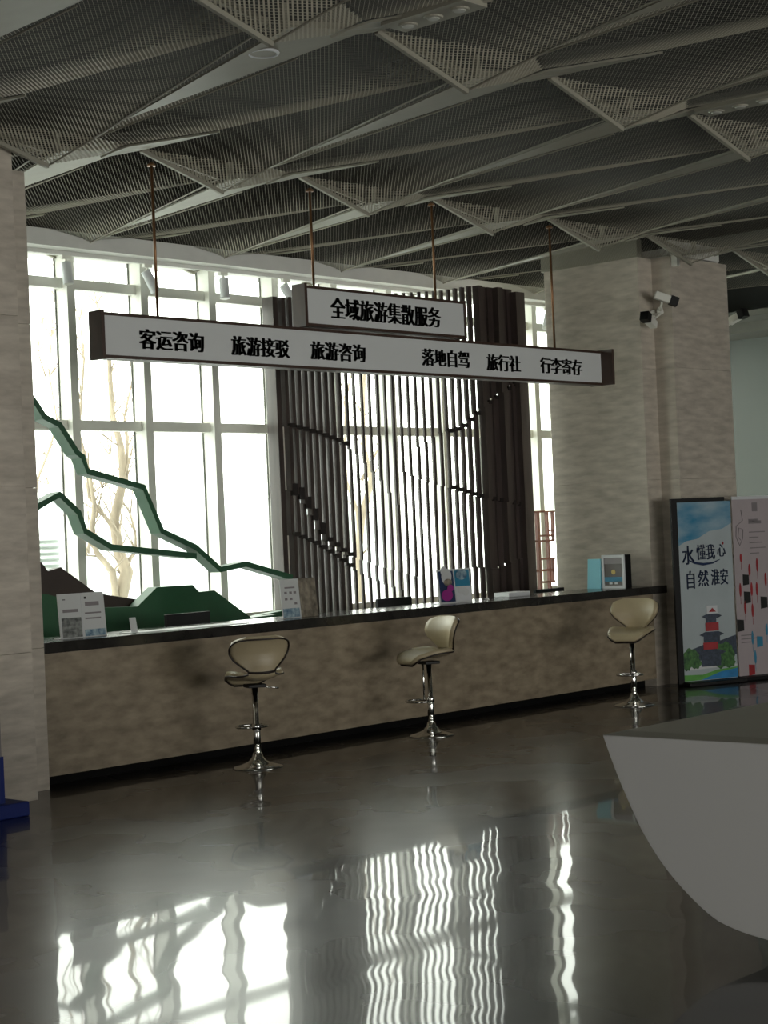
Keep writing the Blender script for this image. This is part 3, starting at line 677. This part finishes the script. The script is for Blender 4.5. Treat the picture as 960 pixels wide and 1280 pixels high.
for (cx, cz, s, m) in [(0.16,1.13,0.045,INK),(0.17,0.93,0.05,INK),(0.42,0.86,0.05,INK),(0.05,0.62,0.05,INK),(0.33,0.42,0.045,CYANP),(0.19,0.01+0.10,0.045,REDP)]:
    flat(b2, [(cx-s,cz-s*1.4),(cx+s,cz-s*1.2),(cx+s,cz+s*1.2),(cx-s,cz+s*1.4)], m, 'printed_square')
MB().tube([(0.13,-0.003,1.92),(0.15,-0.003,1.80),(0.05,-0.003,1.74),(0.04,-0.003,1.62),(0.09,-0.003,1.52),(0.14,-0.003,1.60),(0.15,-0.003,1.70),(0.09,-0.003,1.72),(0.07,-0.003,1.62),(0.11,-0.003,1.58)], 0.004, 5).build('printed_scroll', GREYP, b2)
for i, z in enumerate([1.78,1.76,1.66,1.60,1.54,1.48,1.42,0.50,0.46,0.42]):
    x0 = 0.24 if z > 1 else 0.05
    flat(b2, [(x0,z),(x0+0.14+0.05*(i%3),z),(x0+0.14+0.05*(i%3),z+(0.035 if i < 2 else 0.012)),(x0,z+(0.035 if i < 2 else 0.012))], GREYP, 'text_line')
flat(b2, [(0.30,1.90),(0.38,1.90),(0.38,2.0),(0.30,2.0)], GREYP, 'printed_mark')
# ---------------------------------------------------------------- white boat shaped desk in the foreground
dk = tag(empty('reception_desk', (6.373, 2.6, 0)), 'white boat shaped reception desk with curved hull in the right foreground', 'desk')
HP = [(4.593,0.90),(4.544,0.775),(4.491,0.655),(4.399,0.479),(4.268,0.311),(4.087,0.163),(3.954,0.111),(3.803,0.086)]
HQ = []
for i in range(len(HP)-1):                             # smooth the hull profile
    p0, p1, p2, p3 = HP[max(i-1,0)], HP[i], HP[i+1], HP[min(i+2,len(HP)-1)]
    for q in range(5):
        t = q/5; HQ.append(tuple(0.5*(2*p1[d]+(p2[d]-p0[d])*t+(2*p0[d]-5*p1[d]+4*p2[d]-p3[d])*t*t+(3*p1[d]-p0[d]-3*p2[d]+p3[d])*t**3) for d in (0,1)))
HQ.append(HP[-1])
prof = [(y-2.6, z) for y, z in HQ]; prof2 = prof + [(-y, z) for y, z in reversed(prof)]
hm = MB(); hm.prism([(0.0, y, z) for y, z in prof2], (2.3, 0, 0)); hm.build('hull', DESKW, dk, bevel=0.006)
hr = MB(); e = 0.07
a0 = [(0,1.993,0.90),(0,-1.993,0.90),(2.3,-1.993,0.90),(2.3,1.993,0.90)]; a1 = [(e,1.993-e,0.915),(e,-1.993+e,0.915),(2.3-e,-1.993+e,0.915),(2.3-e,1.993-e,0.915)]
for i in range(4):
    j = (i+1) % 4; hr.quad(a0[i], a0[j], a1[j], a1[i])
hr.quad(*a1); hr.quad(*reversed(a0)); hr.build('top', DESKT, dk)
MB().box(0.25, 2.05, -1.1, 1.1, 0, 0.09).build('plinth', BLACKP, dk)
# ---------------------------------------------------------------- blue stand at the left edge
bs = tag(empty('display_stand', (6.85, 10.15, 0)), 'deep blue display stand base at the left edge before the pillar', 'stand')
MB().box(-0.55, 0.36, -0.10, 0.24, 0, 0.10).build('base', BLUES, bs, bevel=0.01)
MB().box(-0.55, 0.215, -0.02, 0.06, 0.10, 0.42).build('board', BLUES, bs)
MB().box(-0.55, 0.20, -0.02, 0.06, 0.42, 0.78).build('upper_panel', GREYP, bs)
# ---------------------------------------------------------------- window spotlights
for i, (px_, py_, lean, lb) in enumerate([(82,326,0.0,'white track spotlight nearest the left pillar'),(184,338,0.5,'second white track spotlight from the left pillar'),(279,346,-0.1,'white track spotlight above the long sign, third from the left pillar'),
        (357,358,0.7,'white track spotlight beside the left end of the short sign'),(684,383,-0.6,'white track spotlight beside the right pillar')]):
    p = atY(px_, py_, 13.64); g = tag(empty('track_spotlight', (p.x, 13.64, 4.66)), lb, 'spotlight', 'track spotlights on the window soffit')
    MB().box(-0.05, 0.05, -0.02, 0.02, -0.035, 0.0).build('adapter', FRAMEW, g); MB().tube([(0,0,-0.03),(0,0,-0.09)], 0.012, 8).build('stem', FRAMEW, g)
    a = Vector((-0.10*lean*0.5, 0, -0.07)); b = a + Vector((0.20*lean, -0.03, -0.21))
    c_ = MB().tube([a, b], 0.05, 16).build('lamp_body', GREYC, g, smooth=False)
    dd = (b-a).normalized(); MB().tube([b, b+dd*0.004], 0.042, 14).build('lens', LENS, c_)
# ---------------------------------------------------------------- ceiling downlights
def plate_z(X, Y):
    for (y0, x0) in ROWS:
        if y0 <= Y < y0+PY:
            t = (Y-y0)/PY; return zsurf((X-x0) % PX if True else 0, t)
    return 4.85
rg = tag(empty('ring_downlight', (7.53, 7.75, plate_z(7.53, 7.75)-0.012)), 'round recessed ceiling light on the nearest solid plate', 'ceiling light')
ringp = [(0.09*math.cos(2*math.pi*k/24), 0.09*math.sin(2*math.pi*k/24), 0) for k in range(24)]
MB().tube(ringp, 0.010, 6, closed=True).build('rim', GREYC, rg, smooth=True); MB().lathe([(0.08,-0.004),(0.08,0.0)], 20).build('diffuser', STEEL, rg)
for (X0, Y0, lb) in [(7.83, 6.62, 'triple recessed ceiling spotlight fixture nearest the viewer'), (11.25, 6.62, 'triple recessed ceiling spotlight fixture towards the right edge')]:
    z0 = plate_z(X0, Y0) - 0.03
    g = tag(empty('triple_spotlight', (X0, Y0, z0)), lb, 'ceiling light', 'triple ceiling spotlights')
    MB().box(-0.11, 0.11, -0.32, 0.32, -0.012, 0.02).build('housing', STEEL, g)
    for yy in (-0.2, 0.0, 0.2):
        h = MB().lathe([(0.055,-0.022),(0.06,-0.012)], 16, (0, yy, 0)).build('lamp_ring', STEEL, g)
        MB().lathe([(0.035,-0.028),(0.04,-0.02)], 14, (0, yy, 0)).build('lens', LENS, h)
# ---------------------------------------------------------------- cctv cameras
def cctv(base, joint, head, aim, lab):
    base, joint, head, aim = map(Vector, (base, joint, head, aim)); d = aim.normalized()
    g = tag(empty('security_camera', base), lab, 'security camera', 'security cameras on the right pillar')
    L = lambda v: v - base
    MB().tube([L(base), L(base + (joint-base).normalized()*0.02)], 0.045, 14).build('wall_plate', FRAMEW, g)
    MB().tube([L(base), L(joint), L(head)], 0.014, 8).build('arm', FRAMEW, g)
    MB().bar(L(head-d*0.10), L(head+d*0.08), 0.085, 0.085).build('body', FRAMEW, g, bevel=0.008)
    MB().bar(L(head+d*0.08), L(head+d*0.17), 0.10, 0.10).build('hood', BLACKP, g)
h1 = atY(829, 372, 10.80); cctv((16.68, 10.95, h1.z-0.12), (16.55, 10.86, h1.z-0.10), h1, (0.55, -0.55, -0.30), 'upper security camera in the pillar notch pointing right')
h2 = atY(813, 402, 10.90); cctv((16.66, 11.05, h2.z+0.12), (16.62, 10.92, h2.z+0.10), h2, (-0.62, -0.1, 0.22), 'lower security camera in the pillar notch pointing left')
h3 = atX(919, 398, 18.05); cctv((17.87, h3.y+0.1, h3.z-0.08), (17.98, h3.y+0.05, h3.z-0.08), h3, (-0.1, -0.6, 0.2), 'security camera on the far side of the right pillar')
sb = MB().box(16.70, 16.76, 10.72, 10.80, 4.68, 4.82).build('sensor_box', FRAMEW, bevel=0.004); tag(sb, 'small white sensor box at the top of the right pillar', 'sensor')
# ---------------------------------------------------------------- outside
gd = struct(MB().box(-40, 90, 14.3, 120, -0.3, -0.1).build('ground', GROUND))
fbld = tag(empty('distant_building', (20, 46, -0.1)), 'pale hazy building far outside the window', 'building')
MB().box(-26, 30, 0, 6, 0, 3.4).build('wall', FARB, fbld)
for i in range(14):
    MB().box(-25+4*i, -23.2+4*i, -0.05, 0, 0.8, 2.6).build('window', LOUV, fbld)
ac = tag(empty('louvre_unit', (atY(40, 690, 20).x, 20, -0.1)), 'pale louvred cabinet standing outside by the left pillar', 'cabinet')
lx = atY(76, 690, 20).x - ac.location.x; lz = atY(60, 666, 20).z + 0.1
MB().box(-0.6, lx, 0.02, 0.7, 0, lz).build('casing', LOUV, ac)
for i in range(14):
    z = lz - 0.06 - i*0.085
    MB().prism([(-0.6, 0.0, z), (lx, 0.0, z), (lx, -0.05, z-0.045), (-0.6, -0.05, z-0.045)], (0, 0, 0.012)).build('slat', LOUV, ac)
def tree(px0, y, lab, stems, seed):
    rnd = random.Random(seed); bx = atY(px0, 750, y).x
    g = tag(empty('bare_tree', (bx, y, -0.1)), lab, 'tree', 'bare trees outside the window'); B = Vector((bx, y, -0.1))
    mb = MB(); tips = []
    for pts, r0, r1 in stems:
        P = []
        for i, (a, b) in enumerate(pts):
            q = atY(a, b, y) - B; q.y += 0.12*math.sin(i*1.7+r0*40); P.append(q)
        if pts[0][1] > 745: P[0].z = 0.0
        n = len(P); mb.tube(P, [0.62*(r0+(r1-r0)*(i/(n-1))**0.7) for i in range(n)], 9); tips += P[1:]
    mb.build('trunk', BARK, g, smooth=True)
    tw = MB()
    for q in tips:
        for _ in range(3):
            d = Vector((rnd.uniform(-0.5,0.5), rnd.uniform(-0.5,0.5), rnd.uniform(0.3,1))).normalized()*rnd.uniform(0.3,0.8)
            tw.tube([q, q+d*0.5+Vector((rnd.uniform(-.06,.06),0,0)), q+d], [0.012,0.008,0.003], 5)
    tw.build('twigs', BARK, g)
    return g
tree(148, 18.5, 'pale bare tree with forked trunk outside the second window', [
    ([(148,775),(148,748),(152,715),(152,690),(148,650),(149,600),(147,560),(147,520),(140,470),(128,420),(120,380)],0.20,0.03),
    ([(148,748),(135,715),(125,690),(120,660),(112,630),(108,590),(105,540),(103,500),(98,450),(100,400)],0.09,0.02),
    ([(152,690),(142,670),(130,645),(118,620),(108,595)],0.07,0.03),([(152,715),(164,690),(166,665),(170,640)],0.06,0.012),
    ([(126,648),(131,610),(131,570)],0.025,0.008),([(150,640),(152,600),(156,560),(162,520),(168,470),(172,430)],0.06,0.015),([(125,695),(112,694),(105,692)],0.02,0.008)], 3)
tree(455, 19.5, 'pale bare tree with one tall trunk seen through the slat screen', [
    ([(455,775),(453,700),(452,650),(458,600),(456,560),(460,520),(452,470),(458,420),(450,380)],0.15,0.03),
    ([(453,680),(440,640),(432,600),(438,560),(430,510),(434,460)],0.07,0.02),([(458,600),(470,560),(475,520),(482,480)],0.05,0.015)], 5)
tree(66, 22.0, 'slender bare tree outside beside the left pillar', [
    ([(30,775),(34,700),(40,640),(52,600),(60,570),(66,530),(62,470),(70,420),(66,370),(72,330)],0.06,0.01),
    ([(52,600),(64,605),(76,612)],0.02,0.006),([(62,470),(50,440),(46,410)],0.025,0.008)], 9)
